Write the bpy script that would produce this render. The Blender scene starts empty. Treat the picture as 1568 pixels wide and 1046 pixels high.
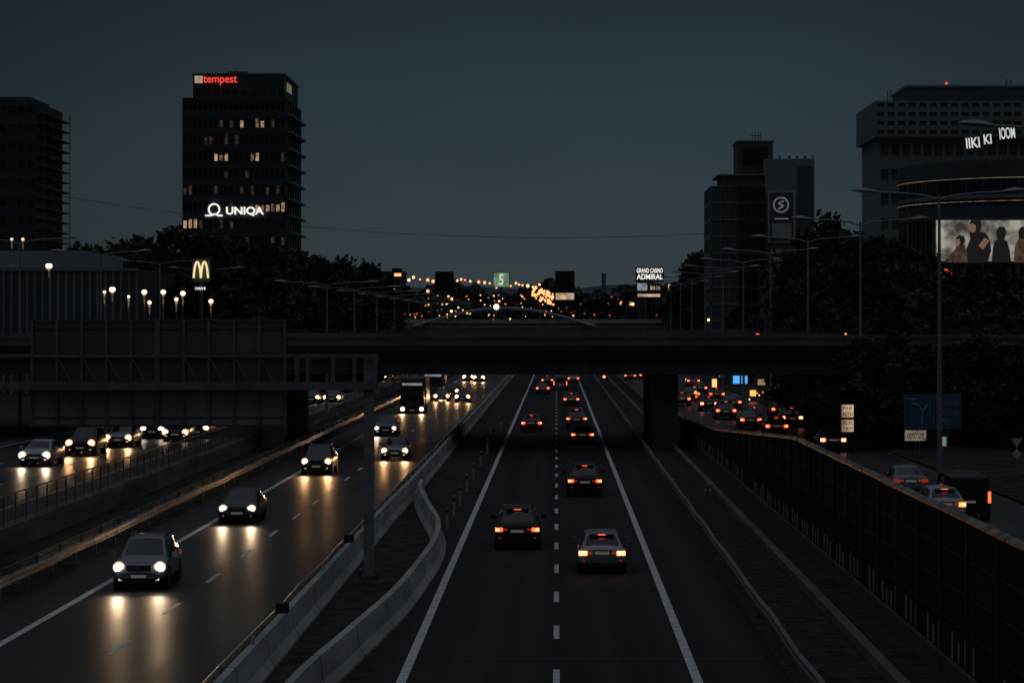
import bpy, math, random
from mathutils import Vector, Matrix
random.seed(7)
R=random.random
def U(a,b): return a+(b-a)*R()
F=3600.0; CX=852.0; HY=496.0; CH=9.1
def PX(px,d): return (px-CX)*d/F
def PZ(py,d): return CH-(py-HY)*d/F
scene=bpy.context.scene
col=scene.collection

# ---------------- materials ----------------
MATS={}
def mat(name,c,rough=.6,metal=0,var=.25,scale=3.0,spec=.5,bump=0,bscale=40,em=None,es=0,sample=True,rvar=0,coords='Object',stretch=None,det=3):
    m=bpy.data.materials.new(name); m.use_nodes=True
    nt=m.node_tree; b=nt.nodes['Principled BSDF']
    tc=nt.nodes.new('ShaderNodeTexCoord'); vec=tc.outputs[coords]
    if stretch:
        mp=nt.nodes.new('ShaderNodeMapping'); mp.inputs['Scale'].default_value=stretch
        nt.links.new(vec,mp.inputs[0]); vec=mp.outputs[0]
    n=nt.nodes.new('ShaderNodeTexNoise'); n.inputs['Scale'].default_value=scale; n.inputs['Detail'].default_value=det
    nt.links.new(vec,n.inputs['Vector'])
    r=nt.nodes.new('ShaderNodeValToRGB')
    r.color_ramp.elements[0].position=.3; r.color_ramp.elements[1].position=.7
    r.color_ramp.elements[0].color=(*[x*(1-var) for x in c],1); r.color_ramp.elements[1].color=(*[min(1,x*(1+var)) for x in c],1)
    nt.links.new(n.outputs['Fac'],r.inputs[0]); nt.links.new(r.outputs[0],b.inputs['Base Color'])
    b.inputs['Roughness'].default_value=rough; b.inputs['Metallic'].default_value=metal
    b.inputs['Specular IOR Level'].default_value=spec
    if rvar:
        mr=nt.nodes.new('ShaderNodeMapRange'); mr.inputs['From Min'].default_value=.3; mr.inputs['From Max'].default_value=.7
        mr.inputs['To Min'].default_value=max(0.03,rough-rvar); mr.inputs['To Max'].default_value=min(1,rough+rvar)
        nt.links.new(n.outputs['Fac'],mr.inputs[0]); nt.links.new(mr.outputs[0],b.inputs['Roughness'])
    if bump:
        n2=nt.nodes.new('ShaderNodeTexNoise'); n2.inputs['Scale'].default_value=bscale; n2.inputs['Detail'].default_value=3
        nt.links.new(vec,n2.inputs['Vector'])
        bp=nt.nodes.new('ShaderNodeBump'); bp.inputs['Strength'].default_value=bump; bp.inputs['Distance'].default_value=.02
        nt.links.new(n2.outputs['Fac'],bp.inputs['Height']); nt.links.new(bp.outputs[0],b.inputs['Normal'])
    if em:
        b.inputs['Emission Color'].default_value=(*em,1); b.inputs['Emission Strength'].default_value=es
        if not sample: m.cycles.emission_sampling='NONE'
    MATS[name]=m; return m
def glow(name,c,s,sample=False,vary=0,vs=1.):
    m=mat(name,(.02,.02,.02),em=c,es=s,sample=sample)
    if vary:
        nt=m.node_tree; b=nt.nodes['Principled BSDF']; n=nt.nodes.new('ShaderNodeTexNoise'); n.inputs['Scale'].default_value=vs; n.inputs['Detail'].default_value=4
        nt.links.new(nt.nodes['Texture Coordinate'].outputs['Object'],n.inputs['Vector'])
        mr=nt.nodes.new('ShaderNodeMapRange'); mr.inputs['From Min'].default_value=.35; mr.inputs['From Max'].default_value=.62; mr.inputs['To Min'].default_value=s*(1-vary); mr.inputs['To Max'].default_value=s*(1+vary)
        nt.links.new(n.outputs['Fac'],mr.inputs[0]); nt.links.new(mr.outputs[0],b.inputs['Emission Strength'])
    return m

mat('ground_soil',(.048,.050,.046),.95,var=.5,scale=.25,spec=.1)
mat('grass',(.042,.050,.034),.95,var=.6,scale=.8,spec=.1,bump=.6,bscale=6)
def asphalt(name,base,rough,spec,rv):
    m=mat(name,(base*.97,base*1.0,base*1.12),rough,var=.25,scale=.35,spec=spec,bump=.12,bscale=30,rvar=rv,stretch=(1,.12,1),det=6)
    nt=m.node_tree;b=nt.nodes['Principled BSDF']
    tc=nt.nodes['Texture Coordinate']
    w=nt.nodes.new('ShaderNodeTexNoise'); w.inputs['Scale'].default_value=1.1;w.inputs['Detail'].default_value=3
    mp=nt.nodes.new('ShaderNodeMapping'); mp.inputs['Scale'].default_value=(1,.004,1)
    nt.links.new(tc.outputs['Object'],mp.inputs[0]); nt.links.new(mp.outputs[0],w.inputs['Vector'])
    g=nt.nodes.new('ShaderNodeTexNoise'); g.inputs['Scale'].default_value=9; g.inputs['Detail'].default_value=8
    nt.links.new(tc.outputs['Object'],g.inputs['Vector'])
    ma=nt.nodes.new('ShaderNodeMath'); ma.operation='ADD'
    nt.links.new(w.outputs['Fac'],ma.inputs[0]); nt.links.new(g.outputs['Fac'],ma.inputs[1])
    mr=nt.nodes.new('ShaderNodeMapRange'); mr.inputs['From Min'].default_value=.6; mr.inputs['From Max'].default_value=1.4
    mr.inputs['To Min'].default_value=.45; mr.inputs['To Max'].default_value=1.55
    nt.links.new(ma.outputs[0],mr.inputs[0])
    mx=nt.nodes.new('ShaderNodeVectorMath'); mx.operation='SCALE'
    src=b.inputs['Base Color'].links[0].from_socket
    nt.links.new(src,mx.inputs[0]); nt.links.new(mr.outputs[0],mx.inputs['Scale']); nt.links.new(mx.outputs[0],b.inputs['Base Color'])
    return m
asphalt('asphalt_dry',.036,.70,.07,.1)
asphalt('asphalt_wet',.032,.42,.26,.07)
asphalt('asphalt_street',.034,.40,.27,.1)
mat('gravel',(.046,.047,.045),.95,var=.5,scale=1.5,spec=.1,bump=.8,bscale=12)
mat('white_paint',(.72,.75,.75),.6,var=.26,scale=2.5,spec=.3,det=6)
mat('concrete',(.44,.46,.46),.8,var=.3,scale=.8,spec=.25,bump=.3,bscale=8,stretch=(1,.3,1.5),det=5)
mat('kerb_concrete',(.17,.17,.17),.85,var=.35,scale=.8,spec=.2,stretch=(1,.3,1))
mat('concrete_dark',(.095,.102,.105),.85,var=.35,scale=.5,spec=.2)
mat('bridge_fascia',(.15,.16,.165),.85,var=.3,scale=.3,spec=.2)
mat('pale_parapet',(.46,.50,.52),.85,var=.2,scale=.2,spec=.2)
mat('galv_amber',(.62,.52,.40),.36,.95,var=.25,scale=2.,rvar=.10,bump=.25,bscale=3)  # warm base tint imitates amber headlight glints along the rail
mat('galv_dull',(.22,.23,.24),.55,.6,var=.25,scale=2.)
mat('pole_paint',(.11,.12,.13),.5,.3,var=.2)
mat('lamp_paint',(.27,.29,.31),.5,.3,var=.2)
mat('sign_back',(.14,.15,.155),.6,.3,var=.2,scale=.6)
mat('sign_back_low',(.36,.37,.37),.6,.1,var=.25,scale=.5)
mat('noise_panel',(.022,.023,.024),.85,var=.4,scale=.7,spec=.1)
mat('noise_post',(.030,.031,.032),.7,var=.3,spec=.2)
mat('cap_metal',(.42,.33,.25),.34,.95,var=.6,scale=1.2,rvar=.15,bump=.6,bscale=2.5)  # orange base colour paints in the amber glint of the cap
mat('rubber',(.015,.015,.015),.8,var=.1)
mat('trim',(.02,.02,.021),.5,var=.1)
mat('glass_car',(.012,.015,.018),.07,var=.1,spec=.9)
mat('rim',(.3,.3,.31),.35,.8,var=.1)
mat('plate',(.6,.6,.58),.5,var=.1,em=(1,.95,.8),es=.05,sample=False)
mat('bark',(.05,.042,.033),.9,var=.4,scale=2)
mat('leaf',(.064,.072,.052),.8,var=.6,scale=.6,spec=.1)  # leaf colours raised a little in place of haze
mat('leaf_dark',(.036,.042,.036),.85,var=.6,scale=.5,spec=.08)
mat('leaf_far_haze',(.10,.13,.148),.9,var=.3,scale=.05,spec=.05)  # distance haze put into the colour: paler and bluer than near leaves
mat('tower_wall',(.042,.058,.068),.55,var=.2,scale=.3)  # wall colour lifted to stand in for distance haze
mat('tower_glass',(.012,.017,.021),.14,var=.3,scale=.2,spec=.5)
mat('tower_slab',(.24,.28,.30),.7,var=.2)
mat('grey_wall',(.22,.265,.29),.8,var=.15,scale=.2)  # lightened base, haze on far facades is in the colour
mat('grey_wall2',(.28,.33,.35),.8,var=.15,scale=.2)
mat('dark_wall',(.082,.102,.115),.7,var=.2,scale=.2)  # raised likewise in place of real haze
mat('window_dark',(.015,.02,.024),.15,var=.5,scale=.4,spec=.5)
mat('blue_sign',(.008,.03,.07),.5,var=.15,em=(.03,.12,.3),es=.022,sample=False)
mat('sign_legend',(.26,.28,.29),.5,var=.1)
mat('sign_white',(.55,.56,.55),.5,var=.1)
mat('reflect_post',(.40,.40,.40),.6,var=.2)
glow('lit_window',(1,.66,.36),.30,vary=.7,vs=1.3)
glow('lit_window_dim',(1,.66,.38),.09,vary=.8,vs=1.3)
glow('lit_window_faint',(1,.66,.4),.022,vary=.8,vs=1.3)
glow('white_sign',(1,.98,.9),1.0)
glow('white_sign_soft',(1,.98,.95),.6)
glow('white_sign_dim',(.9,.95,1),.22,vary=.4,vs=1.)
glow('logo_grey',(.85,.93,1),.13)
glow('red_sign',(1,.07,.05),1.0)
glow('yellow_sign',(1,.82,.42),.95)
glow('cream_sign',(1,.72,.44),.46,vary=.5,vs=.35)
glow('ring_light',(1,.70,.42),.20,vary=.4,vs=.35)
glow('cream_sign_dim',(1,.8,.55),.13,vary=.5,vs=1.35)
glow('green_sign',(.45,.85,.45),.26,vary=.4,vs=.3)
glow('blue_lit',(.1,.45,1),1.0)
glow('orange_lamp',(1,.33,.11),2.3)
glow('warm_lamp',(1,.54,.25),2.4)
glow('lamp_globe',(1,.66,.38),3.0)
glow('head_core',(1,.68,.36),26,True)
glow('head_ring',(1,.42,.14),1.35)  # glowing surround imitates the glare halo of the headlamp
glow('head_core_w',(1,.88,.72),26,True)
glow('head_ring_w',(1,.78,.56),1.0)  # whiter version of the imitated headlamp glare
glow('tail',(1,.11,.04),2.4)
glow('tail_hot',(1,.32,.14),3.6)
glow('tail_dim',(1,.06,.03),.28)
glow('red_far',(1,.07,.03),1.5)
glow('amber',(1,.36,.07),1.9)
for k,c,me in (('silver',(.34,.37,.40),.6),('white',(.5,.53,.56),.1),('black',(.014,.015,.017),.2),('grey',(.10,.11,.12),.5)):
    mat('paint_'+k,c,.28,me,var=.08,spec=.6)
def pic_mat():
    m=bpy.data.materials.new('billboard_picture'); m.use_nodes=True; nt=m.node_tree; b=nt.nodes['Principled BSDF']
    tc=nt.nodes.new('ShaderNodeTexCoord'); n=nt.nodes.new('ShaderNodeTexNoise'); n.inputs['Scale'].default_value=.5; n.inputs['Detail'].default_value=5
    nt.links.new(tc.outputs['Object'],n.inputs['Vector']); r=nt.nodes.new('ShaderNodeValToRGB'); e=r.color_ramp.elements
    e[0].position=.36; e[0].color=(.05,.045,.04,1); e[1].position=.60; e[1].color=(.46,.44,.39,1)
    x=e.new(.46); x.color=(.16,.145,.125,1); x=e.new(.53); x.color=(.30,.275,.24,1)
    nt.links.new(n.outputs['Fac'],r.inputs[0]); nt.links.new(r.outputs[0],b.inputs['Emission Color']); b.inputs['Emission Strength'].default_value=.72
    b.inputs['Base Color'].default_value=(.05,.05,.05,1); m.cycles.emission_sampling='NONE'; MATS['picture']=m
pic_mat()
glow('poster_skin',(.75,.42,.26),.22); glow('poster_dark',(.6,.55,.6),.014); glow('poster_mid',(.7,.45,.3),.07,vary=.5,vs=1.5)

# ---------------- mesh builder ----------------
class MB:
    def __init__(s): s.v=[];s.f=[];s.m=[];s.mats=[]
    def mi(s,k):
        if k not in s.mats: s.mats.append(k)
        return s.mats.index(k)
    def face(s,pts,k):
        b=len(s.v); s.v+= [tuple(p) for p in pts]; s.f.append(tuple(range(b,b+len(pts)))); s.m.append(s.mi(k))
    def box(s,x0,x1,y0,y1,z0,z1,k):
        if x0>x1:x0,x1=x1,x0
        if y0>y1:y0,y1=y1,y0
        if z0>z1:z0,z1=z1,z0
        b=len(s.v); s.v+=[(x0,y0,z0),(x1,y0,z0),(x1,y1,z0),(x0,y1,z0),(x0,y0,z1),(x1,y0,z1),(x1,y1,z1),(x0,y1,z1)]
        for q in ((0,3,2,1),(4,5,6,7),(0,1,5,4),(1,2,6,5),(2,3,7,6),(3,0,4,7)):
            s.f.append(tuple(b+i for i in q)); s.m.append(s.mi(k))
    def cyl(s,p0,p1,r0,r1,n,k,caps=True):
        p0=Vector(p0);p1=Vector(p1);d=(p1-p0)
        if d.length<1e-6:return
        d.normalize(); a=Vector((0,0,1)) if abs(d.z)<.9 else Vector((1,0,0))
        u=d.cross(a).normalized(); w=d.cross(u)
        b=len(s.v)
        for p,r in ((p0,r0),(p1,r1)):
            for i in range(n):
                t=2*math.pi*i/n; s.v.append(tuple(p+u*math.cos(t)*r+w*math.sin(t)*r))
        for i in range(n):
            j=(i+1)%n; s.f.append((b+i,b+j,b+n+j,b+n+i)); s.m.append(s.mi(k))
        if caps:
            s.f.append(tuple(b+i for i in reversed(range(n)))); s.m.append(s.mi(k))
            s.f.append(tuple(b+n+i for i in range(n))); s.m.append(s.mi(k))
    def tube(s,pts,r,n,k):
        for a,b in zip(pts[:-1],pts[1:]): s.cyl(a,b,r,r,n,k)
    def ball(s,c,r,k,n=8,m=5,sz=1):
        b=len(s.v)
        for i in range(m+1):
            ph=math.pi*i/m
            for j in range(n):
                t=2*math.pi*j/n
                s.v.append((c[0]+r*math.sin(ph)*math.cos(t),c[1]+r*math.sin(ph)*math.sin(t),c[2]+r*sz*math.cos(ph)))
        for i in range(m):
            for j in range(n):
                s.f.append((b+i*n+j,b+(i+1)*n+j,b+(i+1)*n+(j+1)%n,b+i*n+(j+1)%n)); s.m.append(s.mi(k))
    def sweep(s,prof,path,k):
        rings=[]
        for i,p in enumerate(path):
            a=Vector(path[max(0,i-1)]);b=Vector(path[min(len(path)-1,i+1)]); t=(b-a);t.z=0;t.normalize()
            rt=Vector((t.y,-t.x,0)); base=len(s.v)
            for u,z in prof: s.v.append((p[0]+rt.x*u,p[1]+rt.y*u,p[2]+z))
            rings.append(base)
        n=len(prof)
        for a,b in zip(rings[:-1],rings[1:]):
            for i in range(n):
                j=(i+1)%n; s.f.append((a+i,a+j,b+j,b+i)); s.m.append(s.mi(k))
        s.f.append(tuple(rings[0]+i for i in range(n))); s.m.append(s.mi(k))
        s.f.append(tuple(rings[-1]+i for i in reversed(range(n)))); s.m.append(s.mi(k))
    def obj(s,name,parent=None,smooth=None,loc=None):
        me=bpy.data.meshes.new(name); me.from_pydata(s.v,[],s.f)
        for k in s.mats: me.materials.append(MATS[k])
        me.polygons.foreach_set('material_index',s.m)
        me.update()
        if smooth:
            me.polygons.foreach_set('use_smooth',[True]*len(me.polygons)); me.set_sharp_from_angle(angle=math.radians(smooth))
        o=bpy.data.objects.new(name,me); col.objects.link(o)
        if parent: o.parent=parent
        if loc: o.location=loc
        return o
def empty(name):
    e=bpy.data.objects.new(name,None); col.objects.link(e); e.empty_display_size=.5; return e
def text(name,body,x0,x1,z0,z1,y,k,parent,off=.02):
    cu=bpy.data.curves.new(name,'FONT'); cu.body=body; cu.size=1; cu.align_x='CENTER'; cu.offset=off; cu.extrude=.02
    cu.materials.append(MATS[k]); o=bpy.data.objects.new(name,cu); col.objects.link(o)
    bpy.context.view_layer.update(); bb=[Vector(c) for c in o.bound_box]
    w=max(v.x for v in bb)-min(v.x for v in bb); h=max(v.y for v in bb)-min(v.y for v in bb); mx=min(v.x for v in bb); my=min(v.y for v in bb)
    sx=(x1-x0)/w; sz=(z1-z0)/h
    o.rotation_euler=(math.pi/2,0,0); o.scale=(sx,sz,1); o.location=(x0-mx*sx,y,z0-my*sz)
    if parent: o.parent=parent
    return o
def ptext(name,body,px0,px1,py0,py1,d,k,parent,off=.02):
    return text(name,body,PX(px0,d),PX(px1,d),PZ(py1,d),PZ(py0,d),d,k,parent,off)

# ---------------- camera ----------------
cam=bpy.data.cameras.new('camera'); co=bpy.data.objects.new('camera',cam); col.objects.link(co)
co.location=(0,0,CH); co.rotation_euler=(math.pi/2,0,0); cam.sensor_width=36; cam.lens=F/1568*36
cam.shift_x=-68/1568; cam.shift_y=-27/1568; cam.clip_end=9000; cam.clip_start=.5
scene.camera=co
scene.view_settings.view_transform='Standard'; scene.view_settings.look='None'; scene.view_settings.exposure=0

# ---------------- world ----------------
w=bpy.data.worlds.new('World'); scene.world=w; w.use_nodes=True; nt=w.node_tree; bg=nt.nodes['Background']
sky=nt.nodes.new('ShaderNodeTexSky'); sky.sky_type='NISHITA'; sky.sun_disc=False; sky.sun_elevation=math.radians(2); sky.sun_rotation=math.radians(200)
tc=nt.nodes.new('ShaderNodeTexCoord'); nrm=nt.nodes.new('ShaderNodeVectorMath'); nrm.operation='NORMALIZE'
nt.links.new(tc.outputs['Generated'],nrm.inputs[0])
sep=nt.nodes.new('ShaderNodeSeparateXYZ'); nt.links.new(nrm.outputs[0],sep.inputs[0])
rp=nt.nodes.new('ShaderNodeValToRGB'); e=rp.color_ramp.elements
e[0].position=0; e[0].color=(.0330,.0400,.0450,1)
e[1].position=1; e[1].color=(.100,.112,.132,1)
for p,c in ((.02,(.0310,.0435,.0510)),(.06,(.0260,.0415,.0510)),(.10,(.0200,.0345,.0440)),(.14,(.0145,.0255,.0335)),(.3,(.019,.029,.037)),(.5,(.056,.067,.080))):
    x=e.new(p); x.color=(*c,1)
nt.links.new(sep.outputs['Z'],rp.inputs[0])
dot=nt.nodes.new('ShaderNodeVectorMath'); dot.operation='DOT_PRODUCT'; dot.inputs[1].default_value=Vector((.01,1,.05)).normalized()
nt.links.new(nrm.outputs[0],dot.inputs[0])
mr=nt.nodes.new('ShaderNodeMapRange'); mr.inputs['From Min'].default_value=.955; mr.inputs['From Max'].default_value=1; mr.inputs['To Min'].default_value=.45; mr.inputs['To Max'].default_value=1.05
nt.links.new(dot.outputs['Value'],mr.inputs[0])
cl=nt.nodes.new('ShaderNodeTexNoise'); cl.inputs['Scale'].default_value=5; cl.inputs['Detail'].default_value=4
mpn=nt.nodes.new('ShaderNodeMapping'); mpn.inputs['Scale'].default_value=(1,1,4); nt.links.new(nrm.outputs[0],mpn.inputs[0]); nt.links.new(mpn.outputs[0],cl.inputs['Vector'])
mr2=nt.nodes.new('ShaderNodeMapRange'); mr2.inputs['From Min'].default_value=.3; mr2.inputs['From Max'].default_value=.7; mr2.inputs['To Min'].default_value=.93; mr2.inputs['To Max'].default_value=1.07
nt.links.new(cl.outputs['Fac'],mr2.inputs[0])
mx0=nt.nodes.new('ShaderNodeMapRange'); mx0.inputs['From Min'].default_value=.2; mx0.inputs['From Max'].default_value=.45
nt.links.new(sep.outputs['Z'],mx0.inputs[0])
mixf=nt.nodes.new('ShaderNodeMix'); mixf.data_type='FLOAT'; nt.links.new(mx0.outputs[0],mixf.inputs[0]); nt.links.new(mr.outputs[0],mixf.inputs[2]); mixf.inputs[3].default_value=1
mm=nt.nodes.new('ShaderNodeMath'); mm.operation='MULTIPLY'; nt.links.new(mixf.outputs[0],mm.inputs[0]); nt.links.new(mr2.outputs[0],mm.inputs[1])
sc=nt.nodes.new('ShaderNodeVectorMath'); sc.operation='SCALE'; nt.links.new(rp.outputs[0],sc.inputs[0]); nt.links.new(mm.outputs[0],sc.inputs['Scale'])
sk=nt.nodes.new('ShaderNodeVectorMath'); sk.operation='SCALE'; sk.inputs['Scale'].default_value=.0008; nt.links.new(sky.outputs[0],sk.inputs[0])
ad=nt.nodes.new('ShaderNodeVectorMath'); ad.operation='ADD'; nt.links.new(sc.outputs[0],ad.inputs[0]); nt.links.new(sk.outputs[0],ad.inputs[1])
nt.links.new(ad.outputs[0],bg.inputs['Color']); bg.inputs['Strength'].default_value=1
sl=bpy.data.lights.new('sky_fill_sun','SUN'); sl.energy=.05; sl.angle=math.radians(60); sl.color=(.9,.96,1)  # added soft overhead fill, standing in for a brighter zenith
so=bpy.data.objects.new('sky_fill_sun',sl); col.objects.link(so); so.rotation_euler=(math.radians(12),0,0)

# ---------------- ground & roads ----------------
g=MB(); g.face([(-6000,-300,0),(6000,-300,0),(6000,8000,0),(-6000,8000,0)],'ground_soil'); g.obj('ground')
def sheet(name,x0,x1,z,k,y0=15,y1=1100):
    m=MB(); m.face([(x0,y0,z),(x1,y0,z),(x1,y1,z),(x0,y1,z)],k); return m.obj(name)
sheet('motorway_inbound_road',-17.9,-8.0,.006,'asphalt_wet')
sheet('median_strip_ground',-8.0,-4.7,.005,'gravel')
sheet('motorway_outbound_road',-4.7,6.0,.006,'asphalt_dry')
sheet('verge_ground',6.0,10.0,.005,'gravel')
m=MB()
def strip(x,w,y0,y1): m.face([(x-w/2,y0,.010),(x+w/2,y0,.010),(x+w/2,y1,.010),(x-w/2,y1,.010)],'white_paint')
for x in (-3.95,3.6,-15.8,-8.75):
    wd=.25 if x!=-8.75 else .2
    y=20
    while y<900: strip(x,wd,y,y+40); y+=40.02
d0=32700/(967-HY)
for i in range(-5,60):
    yc=d0+i*9.0
    if yc>20: strip(0,.17,yc-1.5,yc+1.5)
d0=32700/(931-HY)
for i in range(-5,60):
    yc=d0+i*9.0
    if yc>20: strip(-12.3,.16,yc-1.5,yc+1.5)
m.obj('road_markings')
m=MB()
for i in range(24):
    y=48+i*17+U(-4,4); x0=-4.4 if i%2 else -17.5; x1=5.8 if i%2 else -9.2
    if R()<.5: x0,x1=(x0+U(0,3),x1-U(0,4))
    m.face([(x0,y,.008),(x1,y+U(-.3,.3),.008),(x1,y+.09,.008),(x0,y+.1,.008)],'trim')
m.obj('road_crack_seals')
m=MB(); m.box(-200,-22.3,15,1100,-.2,.80,'concrete_dark'); m.box(-22.3,-21.9,15,1100,-.2,1.0,'kerb_concrete')
m.box(-24.2,-22.3,15,1100,.8,.93,'concrete_dark'); m.obj('retaining_wall')
sheet('frontage_street_road',-38,-24.2,.806,'asphalt_street')
sheet('car_park_ground',-200,-39,.807,'ground_soil')
m=MB()
for x in (-24.8,-37.5): m.face([(x-.07,15,.811),(x+.07,15,.811),(x+.07,900,.811),(x-.07,900,.811)],'white_paint')
for i in range(60): 
    for x in (-28.7,-33): m.face([(x-.06,20+i*9,.811),(x+.06,20+i*9,.811),(x+.06,23+i*9,.811),(x-.06,23+i*9,.811)],'white_paint')
for i in range(60):
    for x in (14.8,18.2): m.face([(x-.06,20+i*9,.516),(x+.06,20+i*9,.516),(x+.06,23+i*9,.516),(x-.06,23+i*9,.516)],'white_paint')
m.obj('street_lane_markings')
sheet('grass_verge_ground',-21.9,-18.0,.007,'grass')
m=MB(); m.box(10.0,22.2,15,1100,-.2,.5,'concrete_dark'); m.box(22.2,200,15,1100,-.2,.63,'grass'); m.box(8.4,8.7,15,1100,-.1,.3,'kerb_concrete'); m.obj('side_street_terrace_ground')
sheet('side_street_road',11.3,22.0,.510,'asphalt_street')

# ---------------- barriers ----------------
jprof=[(-.32,0),(-.32,.08),(-.17,.30),(-.10,.92),(.10,.92),(.17,.30),(.32,.08),(.32,0)]
def smooth_path(pts,n=6):
    out=[]
    for i in range(len(pts)-1):
        p0=Vector(pts[max(0,i-1)]);p1=Vector(pts[i]);p2=Vector(pts[i+1]);p3=Vector(pts[min(len(pts)-1,i+2)])
        for j in range(n):
            t=j/n
            out.append(tuple(.5*((2*p1)+(-p0+p2)*t+(2*p0-5*p1+4*p2-p3)*t*t+(-p0+3*p1-3*p2+p3)*t**3)))
    out.append(tuple(pts[-1])); return out
def barrier(path,extra=None):
    m=MB(); m.sweep(jprof,path,'concrete')
    acc=0
    for a,b in zip(path[:-1],path[1:]):
        a=Vector(a);b=Vector(b);L=(b-a).length;t=(b-a).normalized()
        s=-acc%6
        while s<L and a.y<260:
            p=a+t*s; q=p+t*.06
            m.sweep([(u*1.02,z*1.004) for u,z in jprof],[tuple(p),tuple(q)],'noise_post'); s+=6
        acc+=L
    if extra: extra(m)
    m.obj('concrete_barrier')
def ex(m):
    for i in range(26): m.box(-7.8,-7.7,24+i*18,24.12+i*18,.92,1.12,'reflect_post')
    for y in (66.5,88.,): m.box(-7.95,-7.6,y,y+.35,.92,1.2,'trim')
barrier([(-7.75,y,0) for y in range(20,120,10)]+[(-7.65,124,0),(-7.7,190,0),(-7.7,400,0),(-7.5,900,0)],ex)
barrier(smooth_path([(-6.15,40,0),(-6.1,54,0),(-5.6,63,0),(-5.0,73,0),(-4.72,84,0),(-4.68,91,0),(-5.0,99,0),(-6.0,109,0),(-6.9,119,0),(-7.1,124,0)],5))
wprof=[(0,.44),(.07,.48),(.07,.54),(.02,.58),(.02,.62),(.07,.66),(.07,.72),(0,.76),(-.04,.76),(.05,.71),(.05,.67),(0,.63),(0,.57),(.05,.53),(.05,.49),(-.02,.44)]
def guardrail(name,x,y0,y1,side,k='galv_amber'):
    m=MB(); pr=[(u*side,z) for u,z in wprof]
    m.sweep(pr,[(x+math.sin(i*1.7)*.03,y0+i*4.0,math.sin(i*2.3)*.02) for i in range(int((y1-y0)/4)+1)],k)
    y=y0+1
    while y<min(y1,420):
        m.box(x-side*.16,x-side*.05,y,y+.09,0,.78,'galv_dull'); y+=4
    m.obj(name,smooth=50)
guardrail('guardrail',-8.22,20,900,-1)
guardrail('guardrail',-18.15,20,900,1)
guardrail('guardrail',-18.9,20,900,-1)
guardrail('guardrail',6.2,20,900,-1,'galv_dull')
for y in (104,111,118,127,137,150,165,182,205):
    m=MB(); m.box(-4.9,-4.78,y,y+.06,0,1.0,'reflect_post'); m.box(-4.905,-4.775,y-.004,y+.064,.72,.9,'trim'); o=m.obj('marker_post')
m=MB(); y=30
while y<175:
    m.box(-22.13,-22.07,y,y+.06,.98,2.25,'pole_paint'); 
    for j in range(1,9): m.box(-22.11,-22.09,y+j*.22,y+.02+j*.22,1.1,2.15,'pole_paint')
    y+=2
m.box(-22.14,-22.06,30,175,2.2,2.26,'pole_paint'); m.box(-22.14,-22.06,30,175,1.08,1.12,'pole_paint'); m.obj('railing_fence')
def wh(y):
    if y<100: return 4.2
    if y<150: return 4.2-1.9*(y-100)/50
    if y<190: return 2.3-.8*(y-150)/40
    return 1.5
m=MB(); y=22; random.seed(3)
while y<230:
    h=wh(y)
    m.box(10.12,10.36,y,y+.2,.0,h,'noise_post')
    m.box(10.2,10.28,y+.2,y+4,.55,h-.08,'noise_panel')
    m.box(10.14,10.34,y+.2,y+4,.0,.5,'concrete_dark')
    for j in range(4): 
        if R()<.85: m.box(10.17,10.2,y+.5+j*.95,y+.62+j*.95,.5,U(.95,1.25),'reflect_post')
    for zz in (1.4,2.3,3.2): 
        if zz<h-.3: m.box(10.17,10.2,y+.2,y+4,zz,zz+.05,'noise_post')
    y+=4
y=22
while y<230:
    z0=wh(y)+U(-.015,.015); z1=wh(y+4)+U(-.015,.015)
    P=[(10.08,y,z0),(10.40,y,z0),(10.40,y+3.97,z1),(10.08,y+3.97,z1)]; T_=[(a,b_,c+.07) for a,b_,c in P]; A0=(10.24,y,z0+.14); A1=(10.24,y+3.97,z1+.14)
    m.face([T_[0],A0,A1,T_[3]],'cap_metal'); m.face([A0,T_[1],T_[2],A1],'cap_metal'); m.face([P[0],P[1],T_[1],A0,T_[0]],'cap_metal'); m.face([P[3],P[0],T_[0],T_[3]],'cap_metal'); m.face([P[1],P[2],T_[2],T_[1]],'cap_metal'); m.face([P[2],P[3],T_[3],A1,T_[2]],'cap_metal')
    y+=4
m.obj('noise_barrier_wall')

# ---------------- bridge ----------------
br=empty('road_bridge'); D=168.0
zt=PZ(512,D); zb=PZ(574,D)
m=MB()
m.box(-120,60,D,D+26,zt-1.15,zt-.35,'concrete_dark')
m.box(-120,60,D-.25,D,zt-.80,zt-.02,'bridge_fascia')
m.box(-120,60,D+26,D+26.25,zt-.95,zt,'bridge_fascia')
for i in range(7): m.box(-120,60,D+1.2+i*3.8,D+1.9+i*3.8,zb,zt-1.15,'concrete_dark')
m.box(-120,60,D-.3,D-.25,zt-.35,zt-.25,'concrete_dark')
m.obj('deck',br)
m=MB(); x=-118
m.box(-120,60,D-.12,D-.06,zt+.30,zt+.36,'pole_paint'); m.box(-120,60,D-.12,D-.06,zt+.14,zt+.17,'pole_paint')
while x<60: m.box(x,x+.08,D-.12,D-.05,zt-.02,zt+.32,'pole_paint'); x+=2
m.obj('railing',br)
m=MB()
for x,wd in ((7.9,1.9),(-20.6,1.6)):
    m.box(x-wd/2,x+wd/2,D+3,D+5,0,zb,'concrete_dark'); m.box(x-wd/2,x+wd/2,D+18,D+20,0,zb,'concrete_dark')
m.box(-120,-52,D+.5,D+25,0,zb,'concrete_dark'); m.box(42,60,D+.5,D+25,0,zb,'concrete_dark'); m.obj('piers',br)
D2=620.; b2=empty('arch_bridge'); m=MB()
m.box(PX(598,D2),PX(1036,D2),D2,D2+14,PZ(502,D2),PZ(489,D2),'pale_parapet')
m.box(PX(598,D2),PX(1036,D2),D2-.3,D2-.01,PZ(498,D2),PZ(495,D2),'concrete_dark')
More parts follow.
